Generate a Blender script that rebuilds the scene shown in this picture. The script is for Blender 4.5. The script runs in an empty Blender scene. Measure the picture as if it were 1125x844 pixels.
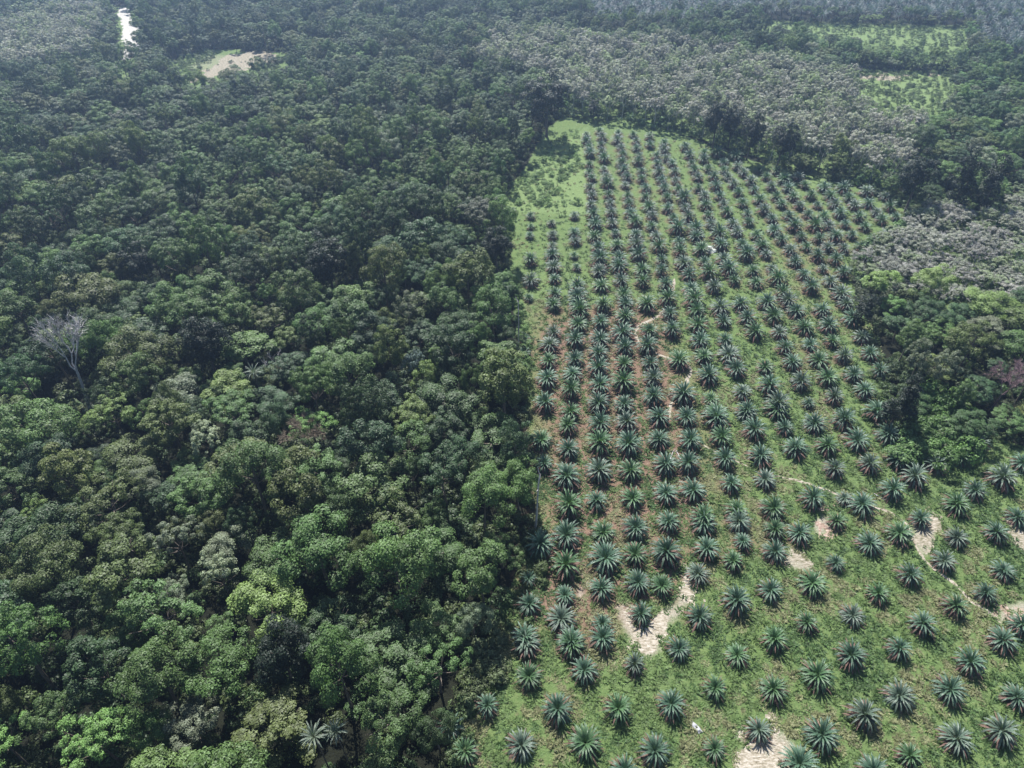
import bpy, math, random
import numpy as np
from mathutils import Vector

random.seed(11)
rng = np.random.default_rng(11)
scene = bpy.context.scene
COL = scene.collection

# ------------------------------------------------------------------ camera model (drone picture, 1125 x 844)
W, HPX, F, CAMH = 1125.0, 844.0, 765.0, 140.0
PITCH = math.atan(697.0 / F)
cp, sp = math.cos(PITCH), math.sin(PITCH)

def gp(u, v, z=0.0):
    """ground (or height z) point seen at picture position u, v"""
    u = np.asarray(u, float) - W / 2; v = np.asarray(v, float) - HPX / 2
    t = (CAMH - z) / (F * sp + v * cp)
    return t * u, t * (F * cp - v * sp)

def pix(x, y, z=0.0):
    x = np.asarray(x, float); y = np.asarray(y, float)
    d = y * cp + (CAMH - z) * sp
    return W / 2 + F * x / d, HPX / 2 + F * ((CAMH - z) * cp - y * sp) / d

def inpoly(u, v, poly):
    u = np.asarray(u, float); v = np.asarray(v, float)
    r = np.zeros(np.broadcast(u, v).shape, bool)
    n = len(poly)
    for i in range(n):
        x1, y1 = poly[i]; x2, y2 = poly[(i + 1) % n]
        if y1 == y2: continue
        c = ((y1 > v) != (y2 > v)) & (u < (x2 - x1) * (v - y1) / (y2 - y1) + x1)
        r ^= c
    return r

def segdist(px, py, pts):
    """distance of points to a polyline"""
    best = np.full(np.shape(px), 1e9)
    for (x1, y1), (x2, y2) in zip(pts[:-1], pts[1:]):
        dx, dy = x2 - x1, y2 - y1
        t = np.clip(((px - x1) * dx + (py - y1) * dy) / (dx * dx + dy * dy + 1e-9), 0, 1)
        best = np.minimum(best, np.hypot(px - x1 - t * dx, py - y1 - t * dy))
    return best

def vnoise(x, y, s, seed=0):
    """smooth value noise 0..1"""
    x = np.asarray(x) / s; y = np.asarray(y) / s
    xi = np.floor(x).astype(np.int64); yi = np.floor(y).astype(np.int64)
    fx = x - xi; fy = y - yi
    fx = fx * fx * (3 - 2 * fx); fy = fy * fy * (3 - 2 * fy)
    def h(a, b):
        n = (a * 374761393 + b * 668265263 + seed * 974711) & 0x7fffffff
        n = ((n ^ (n >> 13)) * 1274126177) & 0x7fffffff
        return ((n ^ (n >> 16)) & 0xffff) / 65535.0
    a = h(xi, yi) * (1 - fx) + h(xi + 1, yi) * fx
    b = h(xi, yi + 1) * (1 - fx) + h(xi + 1, yi + 1) * fx
    return a * (1 - fy) + b * fy

# ------------------------------------------------------------------ materials
def new_mat(name):
    m = bpy.data.materials.new(name); m.use_nodes = True
    nt = m.node_tree; nt.nodes.clear()
    out = nt.nodes.new('ShaderNodeOutputMaterial')
    return m, nt, out

def tinted(name, rough=.5, spec=.4, transl=.24, spread=.5, fixed=None):
    m, nt, out = new_mat(name)
    N, L = nt.nodes.new, nt.links.new
    if fixed is None:
        a = N('ShaderNodeAttribute'); a.attribute_type = 'INSTANCER'; a.attribute_name = 'tint'
        base = a.outputs['Color']
    else:
        r = N('ShaderNodeRGB'); r.outputs[0].default_value = (*fixed, 1); base = r.outputs[0]
    v = N('ShaderNodeAttribute'); v.attribute_name = 'leafvar'
    mr = N('ShaderNodeMapRange'); mr.inputs['To Min'].default_value = 1 - spread; mr.inputs['To Max'].default_value = 1 + spread
    L(v.outputs['Fac'], mr.inputs['Value'])
    mul = N('ShaderNodeVectorMath'); mul.operation = 'SCALE'
    L(base, mul.inputs[0]); L(mr.outputs[0], mul.inputs['Scale'])
    b = N('ShaderNodeBsdfPrincipled')
    L(mul.outputs[0], b.inputs['Base Color'])
    b.inputs['Roughness'].default_value = rough
    b.inputs['Specular IOR Level'].default_value = spec
    if transl > 0:
        t = N('ShaderNodeBsdfTranslucent')
        tm = N('ShaderNodeVectorMath'); tm.operation = 'MULTIPLY'; tm.inputs[1].default_value = (1.35, 1.5, .7)
        L(mul.outputs[0], tm.inputs[0]); L(tm.outputs[0], t.inputs['Color'])
        mx = N('ShaderNodeMixShader'); mx.inputs[0].default_value = transl
        L(b.outputs[0], mx.inputs[1]); L(t.outputs[0], mx.inputs[2]); L(mx.outputs[0], out.inputs['Surface'])
    else:
        L(b.outputs[0], out.inputs['Surface'])
    return m

M_leaf = tinted('tree_leaf', rough=.55, spec=.3)
M_frond = tinted('palm_frond', rough=.46, spec=.5, transl=.22, spread=.35)
M_dry = tinted('dry_frond', rough=.8, spec=.15, transl=.15, spread=.45, fixed=(.145, .092, .076))
M_twig = tinted('grey_twig', rough=.8, spec=.2, transl=0, spread=.35, fixed=(.37, .36, .335))
M_grass = tinted('grass_blade', rough=.6, spec=.25, transl=.3, spread=.4)

def bark(name, c1, c2):
    m, nt, out = new_mat(name)
    N, L = nt.nodes.new, nt.links.new
    tc = N('ShaderNodeTexCoord')
    mp = N('ShaderNodeMapping'); mp.inputs['Scale'].default_value = (3, 3, .6); L(tc.outputs['Object'], mp.inputs[0])
    n = N('ShaderNodeTexNoise'); n.inputs['Scale'].default_value = 2.2; n.inputs['Detail'].default_value = 5
    L(mp.outputs[0], n.inputs['Vector'])
    r = N('ShaderNodeValToRGB'); r.color_ramp.elements[0].color = (*c1, 1); r.color_ramp.elements[1].color = (*c2, 1)
    r.color_ramp.elements[0].position = .35; r.color_ramp.elements[1].position = .65
    L(n.outputs['Fac'], r.inputs[0])
    b = N('ShaderNodeBsdfPrincipled'); b.inputs['Roughness'].default_value = .9
    L(r.outputs[0], b.inputs['Base Color']); L(b.outputs[0], out.inputs['Surface'])
    return m
M_bark = bark('tree_bark', (.06, .045, .035), (.17, .14, .115))
M_pale = bark('pale_dead_wood', (.28, .265, .26), (.47, .455, .45))
M_palmtrunk = bark('palm_trunk_bark', (.05, .03, .02), (.13, .08, .05))

# ------------------------------------------------------------------ mesh building
class MB:
    def __init__(s):
        s.v = []; s.f = []; s.lv = []; s.n = 0
    def quads(s, P, lv):
        """P: (n,4,3) corners, lv: (n,) leaf variation"""
        n = len(P); s.v.append(P.reshape(-1, 3))
        s.f.append(np.arange(n * 4).reshape(-1, 4) + s.n); s.n += n * 4
        s.lv.append(np.repeat(lv, 4))
    def tube(s, pts, rad, k=6, lv=.5):
        pts = np.asarray(pts, float); m = len(pts); V = []
        for i in range(m):
            d = pts[min(i + 1, m - 1)] - pts[max(i - 1, 0)]; d /= np.linalg.norm(d) + 1e-9
            a = np.cross(d, (0.31, .95, .02)); a /= np.linalg.norm(a) + 1e-9; b = np.cross(d, a)
            t = np.arange(k) * 2 * math.pi / k
            V.append(pts[i] + rad[i] * (np.cos(t)[:, None] * a + np.sin(t)[:, None] * b))
        V = np.concatenate(V); F_ = []
        for i in range(m - 1):
            for j in range(k):
                F_.append((i * k + j, i * k + (j + 1) % k, (i + 1) * k + (j + 1) % k, (i + 1) * k + j))
        s.v.append(V); s.f.append(np.array(F_) + s.n); s.lv.append(np.full(len(V), lv)); s.n += len(V)
    def mesh(s, name, mat, smooth=False):
        me = bpy.data.meshes.new(name)
        v = np.concatenate(s.v); f = np.concatenate(s.f)
        me.vertices.add(len(v)); me.vertices.foreach_set('co', v.astype(np.float32).ravel())
        me.loops.add(f.size); me.loops.foreach_set('vertex_index', f.astype(np.int32).ravel())
        me.polygons.add(len(f)); me.polygons.foreach_set('loop_start', np.arange(0, f.size, 4, dtype=np.int32))
        me.update(calc_edges=True)
        a = me.attributes.new('leafvar', 'FLOAT', 'POINT'); a.data.foreach_set('value', np.concatenate(s.lv).astype(np.float32))
        me.materials.append(mat)
        if smooth: me.polygons.foreach_set('use_smooth', np.ones(len(f), bool))
        me.validate(); return me

def unit(a):
    return a / (np.linalg.norm(a, axis=-1, keepdims=True) + 1e-9)

def leaf_quads(pos, nrm, size, r, asp=.62):
    t = unit(np.cross(nrm, unit(r.normal(size=pos.shape)))); b = np.cross(nrm, t)
    s = size[:, None]
    bend = nrm * s * .12
    return np.stack([pos - t * s * .5, pos - b * s * .5 * asp + bend, pos + t * s * .5, pos + b * s * .5 * asp + bend], 1)

def crown_mesh(name, seed, R=5., Hc=4., z0=13., ncl=34, rc=(.2, .36), nleaf=5200, ls=.42, low=-.35, fill=.25, up=.5, cone=0., flat=0., nj=.32):
    r = np.random.default_rng(seed); mb = MB()
    k = ncl
    d = unit(r.normal(size=(k * 4, 3))); d = d[d[:, 2] > low][:k]
    k = len(d)
    rad = np.where(r.random(k) < fill, r.uniform(.25, .6, k), r.uniform(.68, .92, k))
    lob = 1 + .22 * np.sin(np.arctan2(d[:, 1], d[:, 0]) * r.integers(2, 4) + r.random() * 6) + r.uniform(-.12, .12, k)
    c = d * rad[:, None] * np.array([R, R, Hc]) * lob[:, None]
    if cone: 
        zz = np.clip((c[:, 2] / Hc + 1) / 2, 0, 1); sc = 1 - cone * zz; c[:, 0] *= sc; c[:, 1] *= sc
    if flat: c[:, 2] = np.minimum(c[:, 2], Hc * (1 - flat)) + r.uniform(-.3, .3, k)
    c[:, 2] += z0
    cr = R * r.uniform(rc[0], rc[1], k)
    if cone: cr *= np.clip(1.15 - cone * .6 * ((c[:, 2] - z0) / Hc + 1) / 2, .4, 1.2)
    w = cr ** 2; ci = r.choice(k, nleaf, p=w / w.sum())
    out = unit(c[ci] - np.array([0, 0, z0 - Hc * .4]))
    dd = unit(r.normal(size=(nleaf, 3)) + .75 * out + np.array([0, 0, up]))
    sq = np.array([1, 1, .85])
    pos = c[ci] + dd * sq * (cr[ci] * r.uniform(.62, 1.05, nleaf))[:, None]
    nr = unit(dd * .8 + nj * r.normal(size=(nleaf, 3)) + np.array([0, 0, .35]))
    sz = ls * r.uniform(.6, 1.35, nleaf)
    cv = r.random(k)
    lv = np.clip(.55 * r.random(nleaf) + .45 * cv[ci], 0, 1)
    mb.quads(leaf_quads(pos, nr, sz, r), lv)
    return mb.mesh(name, M_leaf)

def trunk_mesh(name, seed, h=13., r0=.28, spread=3., nl=5, mat=None):
    r = np.random.default_rng(seed); mb = MB()
    bx, by = r.uniform(-.5, .5, 2)
    mb.tube([(0, 0, -.4), (0, 0, .4), (bx * .4, by * .4, h * .35), (bx, by, h * .7), (bx, by, h)], [r0 * 1.5, r0, r0 * .8, r0 * .6, r0 * .35], 7)
    for i in range(nl):
        a = i * 2 * math.pi / nl + r.uniform(-.4, .4); z = h * r.uniform(.6, .8); q = spread * r.uniform(.7, 1.1)
        e = np.array([bx + math.cos(a) * q, by + math.sin(a) * q, z + h * .22 + r.uniform(0, 1.)])
        s_ = np.array([bx, by, z]); m_ = (s_ + e) / 2 + np.array([0, 0, -.3])
        mb.tube([s_, m_, e], [r0 * .42, r0 * .3, r0 * .12], 5)
    return mb.mesh(name, mat or M_bark, True)

def bare_mesh(name, seed, h=16., r0=.3, first=.45, wide=1., lean=(0, 0), mat=None, depth=5, nk=3, twigs=900):
    """leafless tree: forking limbs ending in a haze of twigs"""
    r = np.random.default_rng(seed); mt = MB(); mc = MB(); tips = []
    top = np.array([lean[0] * first, lean[1] * first, h * first])
    mt.tube([(0, 0, -.4), tuple(top * .33), tuple(top * .66 + r.uniform(-.15, .15, 3)), tuple(top)], [r0 * 1.3, r0, r0 * .85, r0 * .7], 7)
    def grow(p, d, L, rad, lev):
        e = p + d * L; m_ = p + d * L * .5 + r.uniform(-.08, .08, 3) * L
        mc.tube([p, m_, e], [rad, rad * .8, rad * .6], 5, r.random()); 
        if lev >= 3: tips.append((m_, d, L))
        tips.append((e, d, L))
        if lev < depth:
            for _ in range(nk if lev < 3 else 2):
                nd = unit(d + r.normal(size=3) * .42 * wide + np.array([0, 0, .12]))
                grow(e, nd, L * r.uniform(.6, .82), rad * .58, lev + 1)
    d0 = unit(np.array([lean[0], lean[1], h]))
    for i in range(nk):
        a = i * 2 * math.pi / nk + r.uniform(-.4, .4)
        d = unit(d0 + wide * .55 * np.array([math.cos(a), math.sin(a), 0]))
        grow(top, d, h * (1 - first) * .36, r0 * .55, 1)
    ti = r.integers(0, len(tips), twigs)
    P = np.array([tips[i][0] for i in ti]); D = np.array([tips[i][1] for i in ti])
    dd = unit(D + r.normal(size=D.shape) * .6 + np.array([0, 0, .2])); Ln = r.uniform(.5, 1.3, twigs) * h / 16
    sd = unit(np.cross(dd, unit(r.normal(size=D.shape)))) * .03 * h / 16
    E = P + dd * Ln[:, None]
    mc.quads(np.stack([P - sd, P + sd, E + sd * .4, E - sd * .4], 1), r.random(twigs))
    mat = mat or M_twig
    return mt.mesh(name + '_trunk', mat, True), mc.mesh(name + '_branches', mat)

# -------- young oil palm: fronds of leaflets, skirt of dry fronds, stub trunk
def frond(mb, r, az, el, L, droop, z0, wid, n=13, lv0=.5, r_in=.18):
    ca, sa = math.cos(az), math.sin(az)
    t = np.linspace(0, 1, n + 1)
    th = el - droop * t ** 1.4
    dr = np.cos(th) * L / n; dz = np.sin(th) * L / n
    rr = np.concatenate([[0], np.cumsum(dr[:-1])]) + r_in; zz = np.concatenate([[0], np.cumsum(dz[:-1])]) + z0
    C = np.stack([rr * ca, rr * sa, zz], 1)
    side = np.array([-sa, ca, 0.]); tw = r.uniform(-.5, .5)
    P = []; 
    # rachis
    wv = .05 * (1 - .7 * t)
    for i in range(n):
        P.append([C[i] - side * wv[i], C[i] + side * wv[i], C[i + 1] + side * wv[i + 1], C[i + 1] - side * wv[i + 1]])
    nl = n * 2
    for j in range(nl):
        s = .12 + .88 * (j + .5) / nl
        i = min(int(s * n), n - 1); q = s * n - i
        p = C[i] * (1 - q) + C[i + 1] * q
        fw = unit(C[i + 1] - C[i])
        upv = np.cross(fw, side); upv = upv if upv[2] > 0 else -upv
        ll = wid * math.sin(math.pi * min(1, .18 + .8 * s)) ** .7 * r.uniform(.85, 1.1)
        for sg in (-1, 1):
            d = unit(side * sg * .85 + fw * (.55 + .5 * s) + upv * (.35 + tw * sg * .4) + r.normal(size=3) * .08)
            e = p + d * ll + np.array([0, 0, -.16 * ll])
            m_ = p + d * ll * .5
            h = fw * .075
            P.append([p - h * .6, p + h * .6, m_ + h * 1.1, m_ - h * 1.1])
            P.append([m_ - h * 1.1, m_ + h * 1.1, e + h * .25, e - h * .25])
    P = np.array(P)
    mb.quads(P, np.clip(lv0 + r.uniform(-.12, .12, len(P)), 0, 1))

def palm_meshes(seed, n=40, L=3.5):
    r = np.random.default_rng(seed)
    g, dr, tr = MB(), MB(), MB()
    zt = r.uniform(.95, 1.3)
    ga = 2.39996
    for i in range(n):
        q = i / (n - 1)
        el = math.radians(80 - 72 * q + r.uniform(-9, 9))
        frond(g, r, i * ga + r.uniform(-.12, .12), el, L * r.uniform(.85, 1.08) * (.62 + .38 * math.sin(math.pi * (.12 + .6 * q))), math.radians(62 + 42 * q + r.uniform(-12, 18)), zt + .35 - .3 * q, .30, lv0=.78 - .5 * q + r.uniform(-.14, .14))
    for i in range(34):
        frond(dr, r, i * ga * 1.03 + r.uniform(-.3, .3), math.radians(r.uniform(-30, 24)), L * r.uniform(.8, 1.1), math.radians(r.uniform(30, 70)), zt - .15, .27, n=10, lv0=r.uniform(.2, .8))
    tr.tube([(0, 0, -.2), (0, 0, .25), (0, 0, zt * .6), (0, 0, zt + .25)], [.5, .48, .42, .25], 9)
    for i in range(22):
        a = i * ga; z = .15 + zt * i / 24
        d = np.array([math.cos(a), math.sin(a), .55]); p = np.array([math.cos(a) * .4, math.sin(a) * .4, z])
        tr.tube([p, p + d * .22, p + d * .42], [.09, .07, .03], 4)
    return tr.mesh('oil_palm_trunk', M_palmtrunk, True), g.mesh('oil_palm_fronds', M_frond), dr.mesh('oil_palm_dry_fronds', M_dry)

# ------------------------------------------------------------------ object helpers
def put(name, me, parent=None, tint=None):
    o = bpy.data.objects.new(name, me); COL.objects.link(o)
    if parent is not None: o.parent = parent
    if tint is not None: o['tint'] = [float(c) for c in tint]
    return o

def thing(name, loc, label=None, cat=None, group=None, rz=0, sc=(1, 1, 1), tilt=(0, 0)):
    o = bpy.data.objects.new(name, None); COL.objects.link(o)
    o.empty_display_size = .5
    o.location = loc; o.rotation_euler = (tilt[0], tilt[1], rz); o.scale = sc
    tag(o, label, cat, group); return o

def tag(o, label=None, cat=None, group=None, kind=None):
    if label: o['label'] = label
    if cat: o['category'] = cat
    if group: o['group'] = group
    if kind: o['kind'] = kind
    return o

def scatter(name, pts, protos, pick, sc, rz, tint, kind='stuff', label=None, cat=None, tilt=None):
    """many small copies as one object (geometry nodes)"""
    n = len(pts); me = bpy.data.meshes.new(name)
    me.vertices.add(n); me.vertices.foreach_set('co', np.asarray(pts, np.float32).ravel())
    def at(nm, ty, key, val):
        a = me.attributes.new(nm, ty, 'POINT'); a.data.foreach_set(key, val.ravel())
    at('pick', 'INT', 'value', np.asarray(pick, np.int32))
    at('size', 'FLOAT_VECTOR', 'vector', np.asarray(sc, np.float32))
    rot = np.zeros((n, 3), np.float32); rot[:, 2] = rz
    if tilt is not None: rot[:, :2] = tilt
    at('turn', 'FLOAT_VECTOR', 'vector', rot)
    tn = np.ones((n, 4), np.float32); tn[:, :3] = tint
    at('tint', 'FLOAT_COLOR', 'color', tn)
    o = put(name, me); tag(o, label, cat, None, kind)
    ng = bpy.data.node_groups.new(name + '_scatter', 'GeometryNodeTree')
    ng.interface.new_socket('Geometry', in_out='INPUT', socket_type='NodeSocketGeometry')
    ng.interface.new_socket('Geometry', in_out='OUTPUT', socket_type='NodeSocketGeometry')
    N, L = ng.nodes.new, ng.links.new
    gi, go = N('NodeGroupInput'), N('NodeGroupOutput')
    def named(nm, ty):
        a = N('GeometryNodeInputNamedAttribute'); a.data_type = ty; a.inputs['Name'].default_value = nm
        return a.outputs['Attribute']
    pk, sz, tr = named('pick', 'INT'), named('size', 'FLOAT_VECTOR'), named('turn', 'FLOAT_VECTOR')
    join = N('GeometryNodeJoinGeometry')
    for k, meshes in enumerate(protos):
        cmpn = N('FunctionNodeCompare'); cmpn.data_type = 'INT'; cmpn.operation = 'EQUAL'
        ins = [s for s in cmpn.inputs if s.enabled]
        L(pk, ins[0]); ins[1].default_value = k
        j2 = N('GeometryNodeJoinGeometry')
        for m_ in meshes:
            src = SRC.get(m_.name)
            if src is None:
                src = bpy.data.objects.new(m_.name + '_source', m_); SRC[m_.name] = src
            oi = N('GeometryNodeObjectInfo'); oi.inputs['Object'].default_value = src
            L(oi.outputs['Geometry'], j2.inputs[0])
        ip = N('GeometryNodeInstanceOnPoints')
        L(gi.outputs[0], ip.inputs['Points']); L(cmpn.outputs['Result'], ip.inputs['Selection'])
        L(j2.outputs[0], ip.inputs['Instance']); L(tr, ip.inputs['Rotation']); L(sz, ip.inputs['Scale'])
        L(ip.outputs[0], join.inputs[0])
    L(join.outputs[0], go.inputs[0])
    md = o.modifiers.new('scatter', 'NODES'); md.node_group = ng
    return o
SRC = {}

# ------------------------------------------------------------------ tree kinds  (radius 5, about 18 m tall; scaled when placed)
FORMS = []      # (trunk, crown, word, columnar?)
def form(word, ck, tk=None, seeds=(1, 2)):
    for s in seeds:
        sd = len(FORMS) * 17 + s
        FORMS.append((trunk_mesh('tree_trunk', sd, **(tk or {})), crown_mesh('tree_crown', sd + 500, **ck), word))
form('broad domed', dict(R=4.9, Hc=4.9, z0=11.8, ncl=52, low=-.6, rc=(.19, .30), nleaf=8500, ls=.32, fill=.12), seeds=(1, 2, 3))
form('lumpy', dict(R=4.8, Hc=5.2, z0=11.6, ncl=30, low=-.6, rc=(.25, .38), nleaf=8500, ls=.34, fill=.1), seeds=(4, 5, 6))
form('fine leaved', dict(ncl=80, rc=(.13, .21), ls=.30, nleaf=8500, Hc=4.6, z0=12., low=-.5, fill=.12), seeds=(7, 8))
form('tall oval', dict(R=4.2, Hc=6.6, z0=11.6, ncl=56, low=-.75, rc=(.19, .3), nleaf=9000, fill=.1, ls=.32), seeds=(9, 10))
form('airy', dict(ncl=46, rc=(.12, .2), nleaf=4200, fill=.4, Hc=4., ls=.32, low=-.4), dict(nl=8, spread=4.), seeds=(11, 12))
form('flat topped', dict(Hc=3.4, flat=.4, ncl=60, rc=(.15, .24), z0=13., nleaf=7500, up=.8, ls=.30, low=-.4), dict(nl=7, spread=4), seeds=(13, 14))
form('big leaved', dict(ncl=34, rc=(.2, .32), nleaf=5200, ls=.44, Hc=4.6, z0=12., low=-.5), seeds=(15, 16))
NF = len(FORMS)      # general forms end here
COLUMN = (trunk_mesh('tree_trunk', 71, h=16, r0=.3, spread=1.6), crown_mesh('tree_crown', 771, R=3.6, Hc=9., z0=11., ncl=60, low=-1, nleaf=7000, rc=(.26, .42), fill=.2), 'column shaped')
CONE = (trunk_mesh('tree_trunk', 72, h=17, r0=.3, spread=1.2), crown_mesh('tree_crown', 772, R=4.6, Hc=9.5, z0=10.5, ncl=70, low=-1, nleaf=8000, rc=(.24, .36), cone=.75), 'cone shaped')
DENSE = (trunk_mesh('tree_trunk', 73, h=14, r0=.4, spread=3), crown_mesh('tree_crown', 773, R=5.2, Hc=6., z0=12., ncl=60, low=-.9, nleaf=9000, rc=(.24, .36), ls=.46), 'dense round')
DOME = (trunk_mesh('tree_trunk', 74, h=14, r0=.3, spread=3), crown_mesh('tree_crown', 774, R=5., Hc=4.6, z0=12.5, ncl=90, low=-.1, nleaf=8000, rc=(.13, .19), ls=.32, up=.8, fill=.1), 'neat domed')
FEATHER = (trunk_mesh('tree_trunk', 75, h=13.5, r0=.28, spread=4, nl=7), crown_mesh('tree_crown', 775, R=5.4, Hc=3.4, z0=13.5, ncl=70, low=-.1, nleaf=6500, rc=(.12, .2), ls=.3, up=.9, flat=.3), 'feathery')

# rubber / deciduous scrub: twiggy with a thin veil of leaves
def rubber(seed, nleaf=700):
    t, b = bare_mesh('rubber_tree', seed, h=13., r0=.16, first=.4, wide=.75, depth=4, nk=3, twigs=420)
    c = crown_mesh('rubber_tree_leaves', seed + 40, R=3.3, Hc=3.4, z0=10.3, ncl=26, rc=(.14, .3), nleaf=nleaf, ls=.40, low=-.4, fill=.3, nj=.45, up=.8)
    return [t, b, c]
RUB = [rubber(31, 1900), rubber(32, 2500), rubber(33, 1200), rubber(34, 3000)]

def bush(seed, R=1.6, n=420, ls=.34):
    return crown_mesh('bush_leaves', seed, R=R, Hc=R * .75, z0=R * .55, ncl=14, rc=(.3, .5), nleaf=n, ls=ls, low=-.3)
BUSH = [[bush(61)], [bush(62, ls=.45, n=300)], [bush(63, R=1.3, n=360, ls=.28)], [bush(64, R=1.9, n=600)]]

PALM = [palm_meshes(200 + i, n=42 + (i % 4) * 4, L=3.4 + .12 * (i % 4)) for i in range(7)]

# mature palms of far plantations
def big_palm(seed):
    r = np.random.default_rng(seed); g, tr = MB(), MB()
    for i in range(36):
        q = i / 35
        frond(g, r, i * 2.39996, math.radians(78 - 100 * q + r.uniform(-6, 6)), 5.0 * r.uniform(.85, 1.05), math.radians(45 + 25 * q), 5.4, .8, n=8, lv0=.7 - .4 * q)
    tr.tube([(0, 0, -.3), (0, 0, 3), (0, 0, 5.3)], [.45, .4, .4], 8)
    return [tr.mesh('tall_palm_trunk', M_palmtrunk, True), g.mesh('tall_palm_fronds', M_frond)]
BIGP = [big_palm(301), big_palm(302)]

# ------------------------------------------------------------------ picture zones (positions on the photograph, turned into ground areas)
PLANT = [(490, 1100), (500, 844), (507, 800), (515, 752), (538, 702), (556, 655), (580, 606), (588, 560), (586, 520), (580, 480), (578, 450),
         (573, 400), (566, 350), (562, 310), (556, 280), (552, 235), (556, 212), (580, 180), (597, 145), (618, 128), (660, 133), (700, 138),
         (760, 152), (800, 168), (860, 187), (940, 205), (1000, 232), (985, 258), (945, 275), (932, 300), (950, 345), (965, 372), (972, 405), (985, 470),
         (1004, 506), (1052, 506), (1088, 478), (1125, 492), (1400, 505), (1400, 1100)]
RUBBER = [[(520, 85), (545, 55), (640, 55), (760, 68), (850, 82), (935, 104), (960, 130), (935, 185), (880, 188), (760, 150), (640, 131), (615, 126), (590, 95)],
          [(945, 275), (985, 258), (1015, 238), (1160, 222), (1160, 335), (1060, 345), (965, 330), (932, 300)],
          [(-40, 70), (30, 28), (118, 20), (112, 72), (20, 96), (-40, 100)], [(350, -10), (440, -10), (470, 12), (400, 24), (340, 10)],
          [(930, 150), (1000, 150), (985, 215), (930, 200)]]
CLEAR = [[(828, 22), (900, 27), (955, 29), (1060, 29), (1064, 66), (1045, 76), (1000, 72), (940, 64), (895, 54), (830, 44)],
         [(928, 76), (1045, 80), (1050, 126), (1012, 152), (985, 148), (935, 130)],
         [(183, 84), (186, 68), (230, 54), (322, 59), (330, 92), (285, 94), (262, 98), (234, 110), (205, 108)],
         [(126, 8), (140, 8), (157, 36), (157, 60), (147, 84), (134, 94), (118, 92), (128, 60), (128, 40)],
         [(1090, 68), (1160, 66), (1160, 76), (1110, 76)]]
TALLP = [[(640, -60), (1300, -60), (1300, 20), (1060, 26), (900, 25), (820, 20), (760, 30), (650, 34)], [(1064, 28), (1300, 20), (1300, 66), (1066, 62)],
         [(-150, -60), (120, -60), (110, 16), (-150, 20)]]
SHRUB = [(980, 508), (1000, 462), (1016, 420), (1042, 436), (1058, 470), (1060, 500), (1045, 512)]

def any_poly(u, v, polys):
    r = np.zeros(np.shape(u), bool)
    for p in polys: r |= inpoly(u, v, p)
    return r

# ------------------------------------------------------------------ landscape cover: trees thrown like darts, big ones first
DARK, DEEP, MID, OLIVE, YEL, GREY, BROWN, LIME = range(8)
TNAME = ['dark green', 'bluish green', 'mid green', 'olive', 'yellow green', 'grey green', 'brownish', 'lime green']
TINT = np.array([(.040, .072, .026), (.047, .088, .038), (.078, .135, .040), (.086, .116, .036), (.120, .175, .050), (.125, .150, .095), (.125, .118, .072), (.125, .225, .06)])
TW = np.array([.28, .13, .43, .09, .04, .025, .002, .002])

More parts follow.
